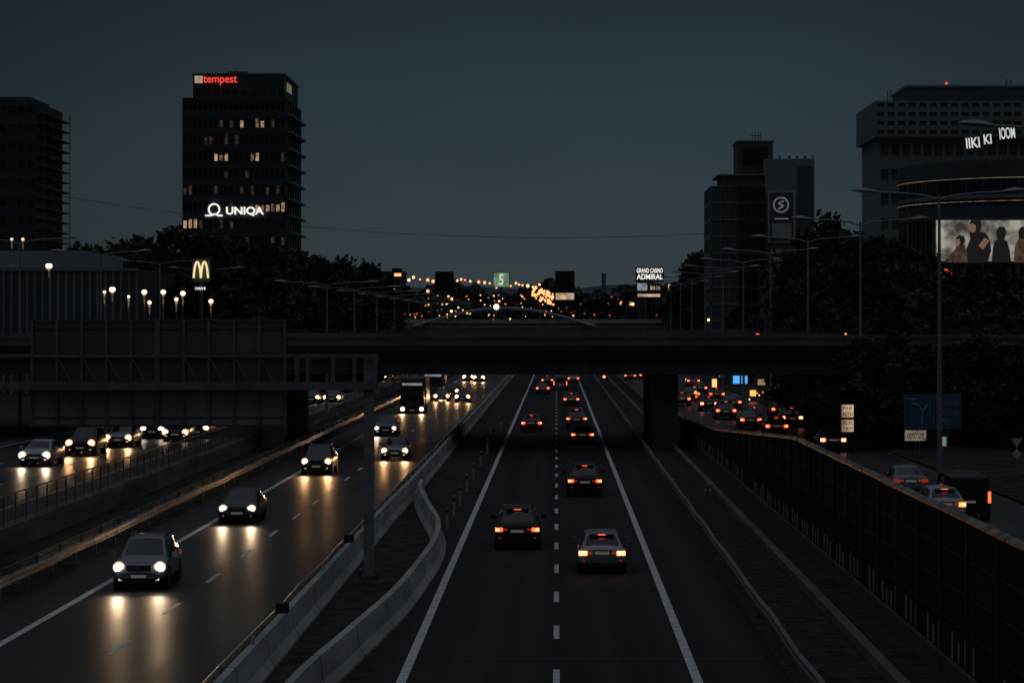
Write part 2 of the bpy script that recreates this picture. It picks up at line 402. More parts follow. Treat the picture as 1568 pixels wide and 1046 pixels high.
m.box(PX(400,D2),PX(1200,D2),D2-.6,D2-.3,PZ(509,D2),PZ(502.5,D2),'concrete_dark'); m.obj('deck',b2)
m=MB()
for yy in (D2-1,D2+14):
    pts=[(PX(632+i*14,D2),yy,PZ(500-28*math.sin(math.pi*i/20),D2)) for i in range(21)]
    m.tube(pts,.42,6,'pale_parapet')
    for i in range(2,19,2): m.cyl(pts[i],(pts[i][0],yy,PZ(500,D2)),.1,.1,5,'galv_dull')
for x in (640,740,852,960,1030): m.box(PX(x,D2)-1,PX(x,D2)+1,D2+2,D2+4,0,PZ(503,D2),'concrete_dark')
m.obj('arch',b2)
D3=330.; b3=empty('pedestrian_bridge'); m=MB()
m.box(PX(440,D3),PX(1310,D3),D3,D3+4,PZ(511,D3),PZ(504,D3),'bridge_fascia')
for px in (470,1000,1290): m.box(PX(px,D3)-.5,PX(px,D3)+.5,D3+1,D3+3,0,PZ(511,D3),'concrete_dark')
x=PX(440,D3)
while x<PX(1310,D3): m.box(x,x+.06,D3,D3+.06,PZ(504,D3),PZ(499,D3),'pole_paint'); x+=3
m.box(PX(440,D3),PX(1310,D3),D3,D3+.06,PZ(499.4,D3),PZ(499,D3),'pole_paint')
m.obj('deck',b3)

# ---------------- sign gantry ----------------
D=82.; gt=empty('sign_gantry'); m=MB()
xp=PX(565,D)
m.box(xp-.17,xp+.17,D-.17,D+.17,0,PZ(543,D),'lamp_paint'); m.box(xp-.55,xp+.55,D-.5,D+.5,0,.16,'concrete_dark'); m.box(xp-.3,xp+.3,D-.3,D+.3,.16,.34,'pole_paint')
for a in (-1,1):
    m.box(xp+a*.3-.04,xp+a*.3+.04,D-.3,D+.3,.3,.55,'pole_paint')
x2=-22.9; m.box(x2-.17,x2+.17,D-.17,D+.17,.9,PZ(543,D),'pole_paint')
m.obj('posts',gt)
m=MB()
for yy in (D-.3,D+.3):
    for py,h in ((545,.06),(590,.11)): m.box(x2,PX(578,D),yy-.06,yy+.06,PZ(py,D)-h,PZ(py,D)+h,'galv_dull')
    for px in (455,472,510,543,576): m.box(PX(px,D)-.05,PX(px,D)+.05,yy-.05,yy+.05,PZ(590,D),PZ(545,D),'galv_dull')
m.box(x2,PX(578,D),D-.35,D+.35,PZ(590,D)-.16,PZ(590,D)-.12,'galv_dull')
for px in range(445,575,16): m.box(PX(px,D)-.02,PX(px,D)+.02,D-.3,D+.3,PZ(588,D)-.02,PZ(588,D)+.02,'galv_dull')
m.obj('truss',gt)
m=MB()
for a,b in ((46,236),(240,434)):
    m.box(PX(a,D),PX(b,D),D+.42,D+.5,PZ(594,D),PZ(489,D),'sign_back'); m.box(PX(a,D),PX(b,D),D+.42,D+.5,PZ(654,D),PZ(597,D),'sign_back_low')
    for py in (492,503,540,600,640,652): m.box(PX(a,D),PX(b,D),D+.36,D+.42,PZ(py,D)-.025,PZ(py,D)+.025,'pole_paint')
    n=5
    for i in range(n+1):
        x=PX(a+(b-a)*i/n,D); m.box(x-.045,x+.045,D+.3,D+.40,PZ(654,D),PZ(489,D),'galv_dull')
        if 0<i<n: m.cyl((x,D+.3,PZ(545,D)),(x+.55,D+.3,PZ(590,D)),.025,.025,5,'galv_dull')
m.obj('panels',gt)

# ---------------- street lamps ----------------
def lampmesh():
    m=MB(); H=15.7
    m.cyl((0,0,0),(0,0,1.4),.19,.17,8,'lamp_paint'); m.cyl((0,0,1.4),(0,0,H),.15,.07,8,'lamp_paint')
    for s in (-1,1):
        pts=[(0,0,H-.25),(s*.8,0,H+.0),(s*2,0,H+.12),(s*3.6,0,H+.2)]; m.tube(pts,.06,6,'lamp_paint')
        c=[(3.4,.06,.05,.2),(3.7,.18,.14,.22),(4.2,.25,.18,.26),(4.65,.21,.11,.28),(4.85,.05,.03,.28)]
        base=len(m.v)
        for (x,hw,hh,z) in c:
            for t in range(8):
                an=2*math.pi*t/8; m.v.append((s*x,hw*math.cos(an),H+z+hh*math.sin(an)*(1 if math.sin(an)>0 else .6)))
        for i in range(len(c)-1):
            for t in range(8):
                m.f.append((base+i*8+t,base+i*8+(t+1)%8,base+(i+1)*8+(t+1)%8,base+(i+1)*8+t)); m.m.append(m.mi('lamp_paint'))
    return m
lo=None
def lamp(x,y,z,sc=1,rot=0):
    global lo
    if lo is None:
        lo=lampmesh().obj('street_lamp',smooth=50); o=lo
    else:
        o=bpy.data.objects.new('street_lamp',lo.data); col.objects.link(o)
    o.location=(x,y,z); o.scale=(1,1,sc); o.rotation_euler=(0,U(-.006,.006),rot+U(-.05,.05)); return o
for i in range(11): lamp(21.2,96+34*i,.5,(1.0 if i else 1.05))
for i in range(10): lamp(-43.8,192+34*i,.8,.96)
for i in range(9): lamp(-21.,215+30*i,1.,.75)
for i in range(5): lamp(-62.,250+40*i,.8,.9)
def globe_lamp(px,py,d,k='lamp_globe',r=.26,z0=.8):
    x=PX(px,d); z=PZ(py,d); m=MB(); m.cyl((0,0,0),(0,0,z-z0),.07,.05,6,'lamp_paint')
    m.ball((0,0,z-z0+.1),r,k,10,7,.85); m.cyl((0,0,z-z0+.32),(0,0,z-z0+.46),r*1.15,.05,10,'pole_paint')
    m.cyl((0,0,z-z0-.32),(0,0,z-z0-.12),.08,r*.75,8,'lit_window')  # glowing cone imitates the lamp's halo below the globe
    m.cyl((0,0,z-z0-1.1),(0,0,z-z0-.32),.05,.10,8,'lit_window_dim')  # fainter glowing sleeve continues the imitated halo down the pole
    m.obj('park_lamp',loc=(x,d,z0))
for px,py,r in ((75,409,.34),(172,445,.32),(221,449,.28),(229,465,.2),(250,449,.26),(270,460,.2),(280,451,.27),(323,463,.24),(197,456,.15),(160,449,.16)): globe_lamp(px,py,235,r=r)
for px,py in ((35,368),(18,368),(33,442),(33,468),(33,492),(418,470)): globe_lamp(px,py,300,'warm_lamp' if px!=18 else 'white_sign',.2)

# ---------------- vehicles ----------------
ST={
 'suv':dict(L=4.55,W=1.87,st=[(-2.27,.78,.42,.80,.86,.66),(-2.22,.88,.34,.95,1.03,.74),(-2.12,.915,.30,1.02,1.12,.76),(-1.72,.93,.27,1.06,1.60,.64),(-1.0,.935,.26,1.05,1.69,.66),(0,.935,.26,1.03,1.69,.66),(.42,.935,.26,1.02,1.62,.64),(1.12,.93,.26,1.02,1.10,.76),(1.75,.91,.28,.95,1.02,.72),(2.08,.87,.30,.82,.90,.66),(2.22,.80,.34,.66,.74,.60),(2.28,.70,.40,.56,.60,.55)],rear=(2,3),front=(6,7),cab=(2,7)),
 'hatch':dict(L=4.3,W=1.79,st=[(-2.15,.74,.40,.74,.80,.62),(-2.10,.84,.32,.88,.95,.70),(-2.0,.87,.28,.93,1.02,.72),(-1.55,.89,.25,.95,1.38,.60),(-.9,.895,.22,.95,1.47,.62),(-.1,.895,.22,.93,1.47,.62),(.35,.895,.22,.92,1.40,.60),(1.15,.89,.22,.92,.98,.72),(1.7,.87,.24,.82,.89,.68),(1.98,.82,.27,.72,.78,.62),(2.1,.76,.30,.60,.66,.56),(2.15,.66,.36,.52,.55,.5)],rear=(2,3),front=(6,7),cab=(2,7)),
 'sedan':dict(L=4.7,W=1.82,st=[(-2.35,.74,.42,.78,.84,.62),(-2.30,.84,.34,.92,.99,.70),(-2.1,.88,.28,.97,1.04,.72),(-1.65,.90,.24,.97,1.06,.72),(-.95,.91,.22,.95,1.38,.60),(-.3,.91,.22,.94,1.45,.61),(.1,.91,.22,.93,1.44,.61),(.45,.91,.22,.92,1.36,.60),(1.2,.90,.22,.92,.98,.72),(1.85,.87,.24,.82,.88,.68),(2.15,.82,.27,.70,.76,.62),(2.32,.72,.32,.56,.60,.54)],rear=(3,4),front=(7,8),cab=(3,8)),
 'van':dict(L=5.1,W=1.98,st=[(-2.55,.86,.45,1.0,1.78,.78),(-2.50,.95,.34,1.1,1.9,.82),(-2.3,.98,.30,1.15,1.96,.84),(-1.0,.99,.28,1.15,1.99,.85),(.6,.99,.28,1.12,1.98,.84),(1.0,.99,.28,1.10,1.88,.80),(1.75,.97,.28,1.08,1.22,.80),(2.2,.93,.30,.95,1.08,.74),(2.45,.86,.34,.78,.86,.66),(2.55,.74,.4,.6,.66,.58)],rear=(0,1),front=(5,6),cab=(1,6)),
}
def car(kind,paint,x,y,z=0,front=False,lights=True,warm=True,name='car',yaw=0,bright=1.,spots=True,tail='tail'):
    S=ST[kind]; st=S['st']; L=S['L']; W=S['W']; P='paint_'+paint; m=MB()
    rings=[]
    for (yy,hw,zb,zs,zr,wr) in st:
        half=[(0,zb),(.84*hw,zb),(.97*hw,zb+.12),(hw,zb+(zs-zb)*.55),(.965*hw,zs),(wr,zr-.07 if zr-zs>.15 else zr-.02),(wr*.86,zr),(0,zr+.025)]
        if zr-zs<=.15: half[5]=(hw*.86,zs+(zr-zs)*.5); half[6]=(hw*.72,zr)
        ring=[]
        for a,b in half: m.v.append((a,yy,b)); ring.append(len(m.v)-1)
        for a,b in reversed(half[1:-1]): m.v.append((-a,yy,b)); ring.append(len(m.v)-1)
        rings.append(ring)
    n=14
    for i in range(len(st)-1):
        for j in range(n):
            k=P; jj=j if j<7 else 13-j
            if jj==0: k='trim'
            if jj==1: k='trim'
            if jj==6 and (i==S['front'][0] or i==S['rear'][0]): k='glass_car'
            if jj==4 and S['cab'][0]<=i<S['cab'][1]: k='glass_car'
            a=rings[i];b=rings[i+1]
            m.f.append((a[j],b[j],b[(j+1)%n],a[(j+1)%n])); m.m.append(m.mi(k))
    m.f.append(tuple(rings[0])); m.m.append(m.mi(P)); m.f.append(tuple(reversed(rings[-1]))); m.m.append(m.mi('trim'))
    if kind=='van': 
        m.box(-.62,.62,-L/2-.012,-L/2+.01,1.2,1.66,'glass_car')
    wr_=.35 if kind in('suv','van') else .32
    for yy in (-L/2+.85,L/2-.9):
        for s in (-1,1):
            xo=s*(W/2-.01)
            m.cyl((xo,yy,wr_),(xo-s*.24,yy,wr_),wr_,wr_,16,'rubber'); m.cyl((xo+s*.012,yy,wr_),(xo-s*.02,yy,wr_),wr_*.62,wr_*.62,12,'rim')
            m.cyl((s*(W/2+.004),yy,wr_+.02),(s*(W/2-.3),yy,wr_+.02),wr_+.07,wr_+.07,16,'trim')
    my=st[S['front'][1]][0]-.25; mz=st[S['front'][1]][3]+.10
    for s in (-1,1): 
        m.box(s*(W/2-.06),s*(W/2+.04),my-.03,my+.05,mz-.06,mz-.01,'trim'); m.box(s*(W/2+.02),s*(W/2+.22),my-.07,my+.09,mz-.07,mz+.09,P)
    if kind=='suv':
        for s in (-1,1): m.box(s*.60,s*.64,-1.5,.2,1.69,1.745,'trim')
    r0=-L/2
    ztl=st[1][3]-.10 if kind!='van' else 1.05
    hx=st[1][1]
    m.box(-hx+.06,hx-.06,r0-.035,r0+.2,.42,.62,P); m.box(-hx+.12,hx-.12,r0-.03,r0+.15,.28,.42,'trim')
    pz=.78 if kind in('suv','hatch') else .80
    m.box(-.26,.26,r0-.03,r0+.02,pz-.055,pz+.055,'plate')
    m.box(-.34,.34,r0-.015,r0+.02,pz+.06,pz+.10,'trim')
    for s in (-1,1):
        if kind=='van': m.box(s*.80,s*.93,r0-.012,r0+.15,.75,1.25,'tail' if lights and not front else 'tail_dim')
        else:
            k1=tail if (lights and not front) else 'tail_dim'
            m.box(s*(hx-.30),s*(hx+.005),r0-.015,r0+.2,ztl-.09*bright,ztl+.07*bright,k1)
            m.box(s*(hx-.16),s*(hx-.01),r0-.022,r0+.1,ztl-.06,ztl+.04,'tail_hot' if (lights and not front) else 'tail_dim')
            m.box(s*(hx-.48),s*(hx-.31),r0-.012,r0+.1,ztl-.04,ztl+.03,'tail_dim')
            m.box(s*(hx-.22),s*(hx-.12),r0-.04,r0+.1,.50,.54,'tail_dim')
    if not front and kind in ('suv','hatch') :
        yb,_,_,_,zz,_=st[S['rear'][1]]; m.box(-.45,.45,yb-.10,yb+.1,zz+.0,zz+.045,P); m.box(-.14,.14,yb-.112,yb-.1,zz+.005,zz+.03,'tail' if lights else 'tail_dim')
    f0=L/2
    fz=.70 if kind!='sedan' else .64
    if kind=='suv': fz=.80
    if kind=='van': fz=.85
    fx=st[-3][1]
    m.box(-.42,.42,f0-.16,f0+.015,fz-.10,fz+.07,'trim'); m.box(-.40,.40,f0+.015,f0+.03,fz-.02,fz+.0,'rim'); m.box(-.07,.07,f0+.02,f0+.04,fz-.05,fz+.04,'rim')
    m.box(-fx+.1,fx-.1,f0-.2,f0+.03,.44,.56,P); m.box(-.5,.5,f0-.1,f0+.02,.28,.42,'trim'); m.box(-.26,.26,f0+.02,f0+.045,.45,.555,'plate')
    hc,hr=('head_core','head_ring') if warm else ('head_core_w','head_ring_w')
    for s in (-1,1):
        yy=f0-.10
        m.box(s*(fx-.36),s*(fx-.0),yy-.2,yy+.03,fz-.085,fz+.095,hr if (lights and front) else 'rim')
        if lights and front:
            r_=.10*bright
            m.cyl((s*(fx-.17),yy+.02,fz),(s*(fx-.17),yy+.05,fz),r_,r_*.9,12,hc)
            m.cyl((s*(fx-.17),yy-.1,fz),(s*(fx-.17),yy+.035,fz),r_*1.5,r_*1.45,14,hr)
            m.box(s*(fx-.3),s*(fx-.18),f0-.14,f0-.02,.36,.42,hr)
    o=m.obj(name,smooth=38)
    o.location=(x,y,z); o.rotation_euler=(0,0,(math.pi if front else 0)+yaw)
    if lights and front and spots:
        for s in (-1,1):
            l=bpy.data.lights.new('headlight_beam','SPOT'); l.energy=SPOT*(.9 if warm else .62); l.spot_size=math.radians(56); l.spot_blend=1; l.shadow_soft_size=.1
            l.color=(1,.50,.20) if warm else (1,.66,.38)
            lb=bpy.data.objects.new('headlight_beam',l); col.objects.link(lb); lb.parent=o; lb.location=(s*(fx-.17),f0+.08,fz); lb.rotation_euler=(math.radians(90-8),0,0)
    return o
SPOT=150.
def rd(px,by,z=0): 
    d=(CH-z)*F/(by-HY); return PX(px,d),d
def out(px,by,kind,paint,**k):
    x,d=rd(px,by,k.get('z',0)); return car(kind,paint,x,d+2.3,**k)
def inb(px,by,kind,paint,**k):
    x,d=rd(px,by,k.get('z',0)); return car(kind,paint,x,d+2.3,front=True,**k)
out(792,843,'suv','black'); out(922,880,'hatch','silver',tail='tail_hot'); out(895,761,'suv','black',yaw=.01)
out(814,662,'hatch','grey',bright=1.2); out(892,682,'sedan','black'); out(883,656,'suv','grey'); out(875,622,'hatch','grey',bright=1.2); out(831,604,'sedan','grey',bright=1.4); out(878,587,'hatch','silver',bright=1.5); out(858,598,'van','silver',name='van'); out(838,590,'hatch','black',bright=1.4)
inb(209,905,'suv','silver',warm=False,bright=1.3,yaw=.03); inb(362,803,'hatch','grey',bright=1.2,warm=False); inb(484,727,'suv','grey',bright=1.4); inb(590,668,'sedan','silver',warm=False,bright=1.2); inb(604,705,'sedan','silver',bright=1.4)
inb(708,617,'hatch','grey',bright=1.7); inb(691,609,'suv','black',bright=1.9); inb(676,615,'sedan','grey',bright=1.6); inb(733,585,'hatch','black',bright=2.2); inb(717,584,'hatch','black',bright=2.2)
for px,by,kd,pt,wm in ((52,714,'sedan','white',False),(122,698,'suv','black',True),(180,685,'sedan','silver',True),(232,672,'hatch','grey',False),(268,676,'sedan','grey',True),(300,672,'suv','grey',True),(476,619,'hatch','grey',True),(508,618,'sedan','grey',True),(563,590,'sedan','silver',False),(597,584,'hatch','grey',True)):
    inb(px,by,kd,pt,z=.81,warm=wm,bright=1.6,spots=by>680)
for px,by,kd,pt in ((1276,692,'sedan','black'),(1190,668,'hatch','grey'),(1213,655,'suv','grey'),(1150,658,'sedan','silver'),(1112,643,'suv','grey'),(1086,630,'hatch','black'),(1062,592,'sedan','grey'),(1060,614,'sedan','grey'),(1045,622,'hatch','grey'),(1122,628,'sedan','grey'),(1098,614,'hatch','black'),(1072,604,'sedan','black'),(1196,640,'sedan','black'),(965,583,'hatch','grey'),(988,582,'hatch','grey')):
    out(px,by,kd,pt,z=.51,bright=1.4,tail='tail_hot' if px in(1276,1086,1213) else 'tail')
car('hatch','white',16.9,104,.51,tail='amber',bright=1.2); car('sedan','silver',17.6,119,.51,lights=False); car('van','black',18.1,105.5,.51,name='van'); car('sedan','grey',13.1,128,.51); car('hatch','silver',13.4,112,.51)
def truck(px,by,name,paintk='paint_black',topk='white_sign_dim',Hh=3.3):
    x,d=rd(px,by); m=MB()
    m.box(-1.2,1.2,-.0,2.1,.55,1.55,paintk); 
    v=[(-1.2,0,1.55),(1.2,0,1.55),(1.2,2.1,1.55),(-1.2,2.1,1.55),(-1.12,.22,Hh-.35),(1.12,.22,Hh-.35),(1.12,2.1,Hh-.1),(-1.12,2.1,Hh-.1)]
    for q,k in (((0,1,5,4),'glass_car'),((1,2,6,5),paintk),((2,3,7,6),paintk),((3,0,4,7),paintk),((4,5,6,7),paintk)): m.face([v[i] for i in q],k)
    m.box(-1.0,1.0,.08,.2,Hh-.42,Hh-.18,topk); m.box(-1.22,1.22,-.06,.3,.3,.6,'trim'); m.box(-.7,.7,-.03,0,.75,1.35,'trim')
    for i in range(4): m.box(-.68,.68,-.05,-.03,.8+i*.14,.84+i*.14,'rim')
    for s in (-1,1):
        m.box(s*.78,s*1.14,-.08,-.055,.38,.62,'head_ring'); m.cyl((s*.96,-.085,.5),(s*.96,-.11,.5),.19,.17,10,'head_core')
        m.box(s*1.25,s*1.45,.2,.3,1.7,2.4,'trim')
        for yy in (1.0,4.6,6.0): m.cyl((s*1.2,yy,.5),(s*.85,yy,.5),.5,.5,16,'rubber')
    m.box(-1.25,1.25,2.4,9.5,.95,Hh+.25,'paint_grey'); m.box(-.5,.5,2,9.3,.6,.95,'trim'); m.box(-.26,.26,-.08,-.06,.36,.46,'plate')
    o=m.obj(name,loc=(x,d,0))
    for s in (-1,1):
        l=bpy.data.lights.new('headlight_beam','SPOT'); l.energy=SPOT*1.4; l.spot_size=math.radians(56); l.spot_blend=1; l.shadow_soft_size=.1; l.color=(1,.50,.20)
        lb=bpy.data.objects.new('headlight_beam',l); col.objects.link(lb); lb.parent=o; lb.location=(s*.96,-.2,.5); lb.rotation_euler=(math.radians(-84),0,0)
    return o
truck(631,634,'truck'); truck(663,612,'truck',paintk='paint_silver',Hh=3.2)

# ---------------- buildings ----------------
def facade(m,x0,x1,z0,z1,y,nf,nb,wall,glass,band=.45,mull=.14,lit=None,dep=.2):
    m.face([(x0,y,z0),(x1,y,z0),(x1,y,z1),(x0,y,z1)],glass)
    fh=(z1-z0)/nf; bw=(x1-x0)/nb
    for i in range(nf+1):
        zc=z0+i*fh; m.box(x0,x1,y-dep,y-.01,max(z0,zc-fh*band/2),min(z1,zc+fh*band/2),wall)
    for j in range(nb+1):
        xc=x0+j*bw; m.box(max(x0,xc-bw*mull/2),min(x1,xc+bw*mull/2),y-dep-.03,y-.02,z0,z1,wall)
    for (i,j,k) in (lit or []):
        hf=(1-band)*fh; bl=random.uniform(0,.35)
        m.box(x0+j*bw+bw*mull/2+.1,x0+(j+1)*bw-bw*mull/2-.1,y-.06,y-.03,z0+i*fh+fh*band/2+.1,z0+i*fh+fh*band/2+hf*(1-bl),k)
def sidefac(m,x,y0,y1,z0,z1,s,nf,nb,wall,glass,band=.45,mull=.14,dep=.2):
    m.face([(x,y0,z0),(x,y1,z0),(x,y1,z1),(x,y0,z1)],glass)
    fh=(z1-z0)/nf; bw=(y1-y0)/nb
    for i in range(nf+1):
        zc=z0+i*fh; m.box(x+s*.01,x+s*dep,y0,y1,max(z0,zc-fh*band/2),min(z1,zc+fh*band/2),wall)
    for j in range(nb+1):
        yc=y0+j*bw; m.box(x+s*.02,x+s*(dep+.03),max(y0,yc-bw*mull/2),min(y1,yc+bw*mull/2),z0,z1,wall)
D=500.; T=empty('office_tower'); X0,X1=PX(279,D),PX(437,D); zt=PZ(150,D); ztt=PZ(115,D)
m=MB(); m.box(X0,X1-.3,D+.5,D+29,0,zt,'tower_wall')
NF=16; NBY=20; fz=(zt)/NF
def wij(px,py): return (int(PZ(py,D)/fz), int((PX(px,D)-X0)/((X1-X0)/NBY)))
lit=[]
for px,py,k in ((373,186,'lit_window'),(396,195,'lit_window_dim'),(405,195,'lit_window'),(328,237,'lit_window'),(338,237,'lit_window_dim'),(350,237,'lit_window'),(388,237,'lit_window_dim'),(396,240,'lit_window'),(392,308,'lit_window'),(400,308,'lit_window_dim'),(409,308,'lit_window'),(418,308,'lit_window_dim'),(426,308,'lit_window'),(284,332,'lit_window'),(292,332,'lit_window'),(300,332,'lit_window'),(432,328,'lit_window'),(432,310,'lit_window')):
    i,j=wij(px,py); lit.append((i,j,k))
used={(i,j) for i,j,_ in lit}; rl=random.Random(4)
for _ in range(34):
    i,j=rl.randrange(6,NF),rl.randrange(NBY)
    if (i,j) not in used: used.add((i,j)); lit.append((i,j,'lit_window_faint'))
facade(m,X0,X1,0,zt,D+.45,NF,NBY,'tower_wall','tower_glass',.42,.2,lit)
sidefac(m,X1,D+.45,D+29,0,zt,1,NF,6,'tower_wall','tower_glass',.3,.1)
m.obj('body',T)
m=MB()
for i in range(2,NF): m.box(X1+.25,X1+1.3,D+2,D+29,i*fz-.2,i*fz+.2,'tower_slab')
m.obj('balcony_slabs',T)
m=MB(); xa,xb=PX(294,D),PX(434,D)
m.box(xa,xb,D+1.3,D+28,zt,ztt,'tower_wall'); m.box(xa-.2,xb+.2,D+1.1,D+28.2,ztt,ztt+.4,'dark_wall'); m.box(PX(340,D),PX(370,D),D+8,D+16,ztt+.4,PZ(104,D),'dark_wall'); m.box(PX(352,D)-.05,PX(352,D)+.05,D+9,D+9.1,PZ(104,D),PZ(98,D),'pole_paint')
for i in range(10): m.box(xa+.5+i*2,xa+1.6+i*2,D+1.22,D+1.29,zt+.6,zt+1.9,'tower_glass')
m.obj('penthouse',T)
m=MB(); m.box(PX(297,D),PX(309,D),D+.95,D+1.1,PZ(127,D),PZ(116,D),'cream_sign')
m.box(xb+.3,xb+.4,D+4,D+12,PZ(137,D),PZ(124,D),'cream_sign_dim'); m.obj('sign_square',T)
ptext('sign_text','tempest',311,363,117,131,D+.9,'red_sign',T,.012); ptext('sign_text','UNIQA',346,404,317,331,D-.2,'white_sign',T,.03)
m=MB(); cx,cz,rr=PX(328,D),PZ(321,D),1.15
m.tube([(cx+rr*math.cos(a*math.pi/8),D-.2,cz+rr*math.sin(a*math.pi/8)) for a in range(-3,12)],.2,6,'white_sign')
m.tube([(cx-1.9,D-.2,cz-1.35),(cx-.7,D-.2,cz-1.3),(cx+.3,D-.2,cz-1.0),(cx+1.0,D-.2,cz-1.35),(cx+1.8,D-.2,cz-1.3)],.2,6,'white_sign'); m.obj('sign_logo',T)

D=400.; B=empty('apartment_tower'); m=MB(); xa,xb=PX(-60,D),PX(54,D)
m.box(xa,xb,D+.5,D+22,0,PZ(155,D),'tower_wall'); facade(m,xa,xb,0,PZ(155,D),D+.45,15,8,'tower_wall','window_dark',.5,.2)
m.box(xa,PX(40,D),D+3,D+18,PZ(155,D),PZ(146,D),'dark_wall'); m.obj('body',B)
m=MB()
for i in range(1,26): m.box(xb+.05,xb+1.4,D+1,D+22,i*1.8-.08,i*1.8+.08,'dark_wall')
for yy in (1,8,15,22): m.box(xb+1.3,xb+1.4,D+yy-.06,D+yy+.06,0,PZ(160,D),'dark_wall')
m.obj('balconies',B)

D=450.; B=empty('office_building'); m=MB()
def bx(px0,px1,top,dy0,dy1,k,z0=0): m.box(PX(px0,D),PX(px1,D),D+dy0,D+dy1,z0,PZ(top,D),k)
m.box(PX(1090,D),PX(1172,D)-.3,D+.5,D+20,0,PZ(285,D),'dark_wall'); facade(m,PX(1090,D),PX(1130,D),0,PZ(285,D),D+.45,11,3,'grey_wall','dark_wall',.08,.06)
facade(m,PX(1130,D),PX(1172,D),0,PZ(285,D),D+.3,11,4,'tower_wall','tower_glass',.2,.1)
sidefac(m,PX(1090,D),D+.45,D+20,0,PZ(285,D),-1,11,8,'grey_wall','tower_glass',.2,.1)
bx(1108,1172,268,2,18,'dark_wall',PZ(285,D)); bx(1100,1215,266,1.5,19,'grey_wall2',PZ(268,D))
m.obj('glass_wing',B)
m=MB(); bx(1134,1188,213,6,18,'dark_wall',PZ(266,D)); m.box(PX(1142,D),PX(1180,D),D+5.9,D+5.98,PZ(250,D),PZ(222,D),'tower_glass'); bx(1132,1190,211.5,5.8,18.2,'grey_wall',PZ(214,D))
for px in (1158,1163,1168,1171): m.box(PX(px,D)-.05,PX(px,D)+.05,D+9,D+9.1,PZ(211,D),PZ(197,D),'pole_paint')
m.box(PX(1155,D),PX(1172,D),D+9,D+9.1,PZ(203,D),PZ(202,D),'pole_paint'); m.obj('lift_tower',B)
m=MB(); bx(1172,1248,243,1,24,'grey_wall'); 
for px in (1180,1195,1210,1222,1234,1246): bx(px-1.5,px+1.5,238,1.2,2,'grey_wall',PZ(243,D))
m.box(PX(1222,D),PX(1246,D),D+.9,D+.98,10,PZ(255,D),'dark_wall')
for i in range(7): m.box(PX(1177,D),PX(1216,D),D+.6,D+.7,PZ(470-i*12,D)-.3,PZ(470-i*12,D)+.3,'window_dark')
m.obj('slab_wing',B)
m=MB(); m.box(PX(1176,D),PX(1218,D),D+.3,D+.6,PZ(372,D),PZ(292,D),'pale_parapet'); m.box(PX(1179,D),PX(1215,D),D+.22,D+.3,PZ(369,D),PZ(295,D),'dark_wall')
cx,cz=PX(1196,D),PZ(314,D); m.tube([(cx+1.4*math.cos(a*math.pi/10),D+.1,cz+1.4*math.sin(a*math.pi/10)) for a in range(21)],.14,6,'logo_grey')
m.tube([(cx+.5,D+.1,cz+.8),(cx-.5,D+.1,cz+.3),(cx+.5,D+.1,cz-.2),(cx-.5,D+.1,cz-.8)],.14,6,'logo_grey')
m.box(PX(1186,D),PX(1207,D),D+.1,D+.2,PZ(336,D),PZ(334.5,D),'logo_grey'); m.box(PX(1182,D),PX(1212,D),D+.1,D+.2,PZ(364,D),PZ(342,D),'pale_parapet')
m.box(PX(1176,D),PX(1218,D),D+.3,D+.5,PZ(500,D),PZ(376,D),'dark_wall')
for i in range(9): m.box(PX(1180,D),PX(1180+U(14,34),D),D+.2,D+.28,PZ(385+i*12,D)-.35,PZ(385+i*12,D)+.35,'pale_parapet')
m.obj('banner',B)

D=350.; B=empty('office_block'); m=MB()
facade(m,PX(1340,D),PX(1760,D),PZ(210,D),PZ(155,D),D,4,26,'grey_wall','dark_wall',.55,.3)
m.box(PX(1340,D),PX(1760,D),D+.05,D+22,PZ(210,D),PZ(155,D),'grey_wall')
facade(m,PX(1348,D),PX(1760,D),0,PZ(210,D),D+1.5,10,25,'grey_wall','dark_wall',.55,.3); m.box(PX(1348,D),PX(1760,D),D+1.55,D+21,0,PZ(210,D)-.01,'grey_wall')
m.obj('body',B); m=MB(); m.box(PX(1393,D),PX(1760,D),D+3,D+18,PZ(155,D),PZ(131,D),'dark_wall'); m.box(PX(1391,D),PX(1760,D),D+2.8,D+18.2,PZ(131,D),PZ(128,D),'grey_wall')
for px in (1365,1370,1388): m.box(PX(px,D)-.06,PX(px,D)+.06,D+4,D+4.1,PZ(155,D),PZ(134,D),'pole_paint')
for px in (1550,1556,1548): m.box(PX(px,D)-.06,PX(px,D)+.06,D+4,D+4.1,PZ(128,D),PZ(118,D),'pole_paint')
m.ball((PX(1456,D),D+4,PZ(124,D)),.2,'red_far'); m.cyl((PX(1456,D),D+4,PZ(128,D)),(PX(1456,D),D+4,PZ(125,D)),.05,.05,5,'pole_paint')
m.obj('roof_plant',B)
D=262.; B=empty('curved_building'); m=MB(); cx=PX(1640,D); rad=(PX(1640,D)-PX(1414,D)); cy=D+rad
N=40
def ring(z0,z1,r,k,a0=math.pi*.95,a1=math.pi*1.75):
    for i in range(N):
        a=a0+(a1-a0)*i/N; b=a0+(a1-a0)*(i+1)/N
        m.face([(cx+r*math.cos(a),cy+r*math.sin(a),z0),(cx+r*math.cos(b),cy+r*math.sin(b),z0),(cx+r*math.cos(b),cy+r*math.sin(b),z1),(cx+r*math.cos(a),cy+r*math.sin(a),z1)],k)
zT=PZ(243,D)
ring(0,zT,rad,'tower_glass'); ring(zT-1.9,zT,rad+.3,'dark_wall'); ring(zT-2.06,zT-2.0,rad+.38,'ring_light'); ring(PZ(302,D),PZ(296,D),rad+.25,'grey_wall'); ring(PZ(307,D),PZ(306,D),rad+.32,'cream_sign_dim'); ring(PZ(333,D),PZ(312,D),rad+.2,'dark_wall')
